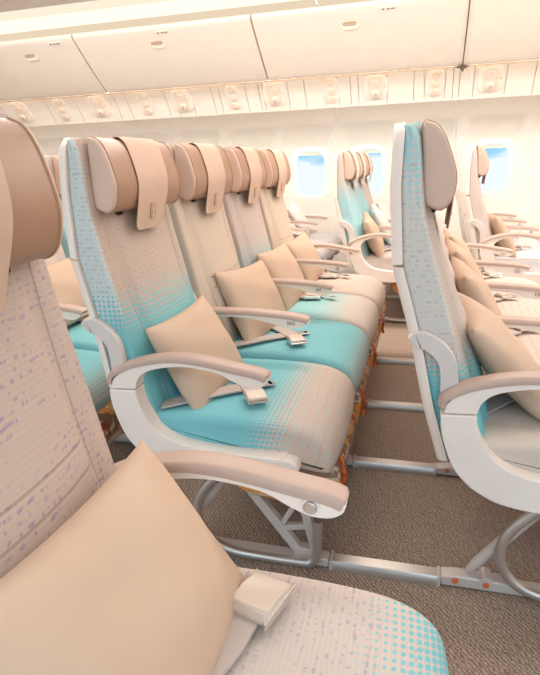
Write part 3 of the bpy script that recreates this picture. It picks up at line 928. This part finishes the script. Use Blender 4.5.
# window block
labD = ['turquoise backed aisle seat by the second window, behind the right-hand row', 'window-block seat with a pale back, middle of the group by the second window', 'innermost seat of the group by the second window, next to the wall']
for k in range(3):
    arms = [(-H, k == 0, None)]
    if k == 2: arms.append((H, False, None))
    seat(XD, YD+H+k*s_, labD[k], 'seats by the second window', ['back_D', 'back_D', 'back_pale'][k], ['cush_A', 'cush_blue', 'cush_pale'][k], .03, arms=arms, cover=COVER_PALE, belt='c', pouch=(k == 0))
labE = ['white-shelled aisle seat in front of the right window', 'middle seat of the group in front of the right window', 'innermost seat of the group in front of the right window, next to the wall']
for k in range(3):
    arms = [(-H, k == 0, None if k == 0 else 'button')]
    if k == 2: arms.append((H, False, 'button'))
    seat(XE, YD+H+k*s_, labE[k], 'seats by the right window', 'back_pale', ['cush_pale', 'cush_pale', 'cush_pale'][k], .03, arms=arms, cover=COVER_PALE, belt='c', pouch=False)
labF = ['aisle-side window-block seat with pale blue cushion, beyond the farthest middle-row seat', 'middle window-block seat with white cushion below the left window', 'innermost window-block seat below the left window, beside the wall']
for k in range(3):
    arms = [(-H, k == 0, None)]
    if k == 2: arms.append((H, False, None))
    seat(XDD, YD+H+k*s_, labF[k], 'seats by the left window', 'back_pale', ['cush_blue', 'cush_pale', 'cush_pale'][k], 0.03, arms=arms, cover=COVER_PALE, belt='c', pouch=(k == 0))

# pillows
pillow(XA, yA, -.208, -.008, .562, .60, -.03, 0, 'large tan pillow filling the lower left corner on the nearest seat', 'A', W=.39, H=.275, T=.12, sd=3)
pillow(XB, Y0+H, -.248, -.030, .553, .50, .03, -.06, 'beige pillow leaning on the turquoise aisle seat at the centre', 'B', W=.345, H=.27, sd=5)
pillow(XB, Y0+H+s_, -.250, .03, .570, .45, -.04, -.15, 'beige pillow on the second seat of the middle row, behind the armrest marked 36G', 'C', H=.285, sd=8)
pillow(XB, Y0+H+2*s_, -.250, .01, .570, .45, .0, -.08, 'beige pillow on the third seat of the middle row', 'D', H=.285, sd=11)
pillow(XB, Y0+H+3*s_, -.250, .0, .565, .45, .05, -.08, 'beige pillow on the farthest seat of the middle row', 'E', H=.275, sd=12)
pillow(XBB, Y0+H+s_, -.245, -.02, .590, .55, .0, .0, 'beige pillow seen between the nearest seat back and the turquoise seat', 'B')
pillow(XC, Y0+H, -.250, .02, .575, .72, .0, .05, 'beige pillow on the right-hand seat with the curved white aisle panel', 'F', W=.39, H=.31, sd=21)
for k, w in ((1, 'second'), (2, 'third'), (3, 'farthest')):
    pillow(XC, Y0+H+k*s_, -.270, .0, .590, .50, .0, .05, 'beige pillow on the %s seat of the right-hand row' % w, 'CDE'[k-1])
pillow(XD, YD+H, -.27, -.03, .58, .4, .1, .1, 'tan pillow on the turquoise backed seat by the second window', 'C')
pillow(XD, YD+H+s_, -.25, 0, .60, .5, .1, .1, 'white wrapped pillow on the middle seat by the second window', 'W', mat=PILLOW_W, sd=31)
pillow(XD, YD+H+2*s_, -.25, 0, .60, .5, -.1, .1, 'white wrapped pillow on the innermost seat by the second window', 'W', mat=PILLOW_W)
pillow(XE, YD+H, -.27, 0, .585, .5, .0, .1, 'beige pillow on the aisle seat in front of the right window', 'D')
pillow(XDD, YD+H+2*s_, -.20, 0, .60, .6, .1, .1, 'white wrapped pillow below the left window, beyond the farthest middle-row seat', 'W', mat=PILLOW_W)

# frames and rails
LM = [1.246, 1.785, 2.30, 2.893]; LW = [3.728, 4.40, 4.85]
base_frame(XB, Y0, Y0+4*s_, LM, 'metal leg frame under the middle row, bent tube loop and truss brace at the aisle', (0, 3))
base_frame(XC, Y0, Y0+4*s_, LM, 'metal leg frame under the right-hand row, bent tube at the right edge', (0, 3))
base_frame(XBB, Y0, Y0+4*s_, LM, 'metal leg frame of the row behind, glimpsed left of the curved aisle panel', (0, 3))
base_frame(XA, yA-H, yA+H, [yA-.1, yA+.1], 'metal leg frame under the nearest seat, hidden below its cushion', ())
base_frame(XD, YD, YD+3*s_, LW, 'metal leg frame under the seats by the second window', (0,))
base_frame(XE, YD, YD+3*s_, LW, 'metal leg frame under the seats in front of the right window', (0,))
base_frame(XDD, YD, YD+3*s_, LW, 'metal leg frame under the seats by the left window', (0,))
rails(XB, XC, LM, ['aluminium floor rail nearest the camera, between the loop tube and the right-hand row', 'second aluminium floor rail from the camera, in front of the middle row',
                   'third aluminium floor rail from the camera, in front of the middle row', 'fourth aluminium floor rail from the camera, in front of the middle row'])
rails(XBB, XB, LM, ['aluminium floor rail behind the middle row, left of its curved panel', None, None, None])
rails(XDD, XD, LW[:1], ['farthest aluminium floor rail, across the far aisle'])

# ------------------------------------------------------------------ light and sky
w = bpy.data.worlds.new('sky'); S.world = w; w.use_nodes = True; t = w.node_tree
bg = t.nodes['Background']; x, y, z = xyz(t, 'Generated')
n = noise(t, vec(t, x*9, y*9, z*22), 1, 5, .55)
cl = (n+z.ramp(.05, -.06)*.30).ramp(.46, .66)
c = mix(t, cl, (.26, .55, .76), (.72, .80, .84))
t.links.new(c, bg.inputs[0]); t.links.new((z.ramp(.10, .55)*2.2+1.3).s, bg.inputs[1])

def area(name, loc, rot, sx, sy, power, col=(1, .93, .84)):
    l = bpy.data.lights.new(name, 'AREA'); l.shape = 'RECTANGLE'; l.size = sx; l.size_y = sy; l.energy = power; l.color = col
    o = bpy.data.objects.new(name, l); COL.objects.link(o); o.location = loc; o.rotation_euler = rot; return o
area('ceiling_lamp_aisle', (-.6, 3.2, 2.17), (0, 0, 0), 6, .5, 100, (1, .93, .85))
area('ceiling_lamp_cove', (-.6, 2.5, 2.10), (math.radians(82), 0, 0), 6.5, .12, 26, (1, .93, .85))
area('ceiling_lamp_middle', (-.6, 1.6, 2.17), (0, 0, 0), 6, .8, 50, (1, .93, .85))
area('near_side_fill', (-.4, -.9, 2.10), (math.radians(40), 0, 0), 6, .6, 38, (1, .93, .85))  # unseen tilted fill, added to lighten the camera-side faces of the seats

# ------------------------------------------------------------------ camera
f, h, yaw, pitch, roll = 553.2, 1.0358, .2708, .2983, -.036
sy, cy, sp, cp = math.sin(yaw), math.cos(yaw), math.sin(pitch), math.cos(pitch)
Fv = Vector((-sy*cp, cy*cp, -sp)); Rv = Vector((cy, sy, 0)); Uv = Rv.cross(Fv)
c_, s2 = math.cos(roll), math.sin(roll)
# image right = cos*R - sin*(-U)... rotation of the picture by roll
Xc = Rv*c_+Uv*s2; Yc = Uv*c_-Rv*s2
M = Matrix((Xc, Yc, -Fv)).transposed().to_4x4(); M.translation = Vector((0, 0, h))
cam = bpy.data.cameras.new('camera'); co = bpy.data.objects.new('camera', cam); COL.objects.link(co); co.matrix_world = M
cam.sensor_fit = 'VERTICAL'; cam.sensor_height = 24; cam.sensor_width = 19.2; cam.lens = f/675*24; cam.clip_start = .02
S.camera = co
S.view_settings.view_transform = 'Standard'; S.view_settings.look = 'None'; S.view_settings.gamma = 1; S.view_settings.use_curve_mapping = False
S.view_settings.exposure = 0.0
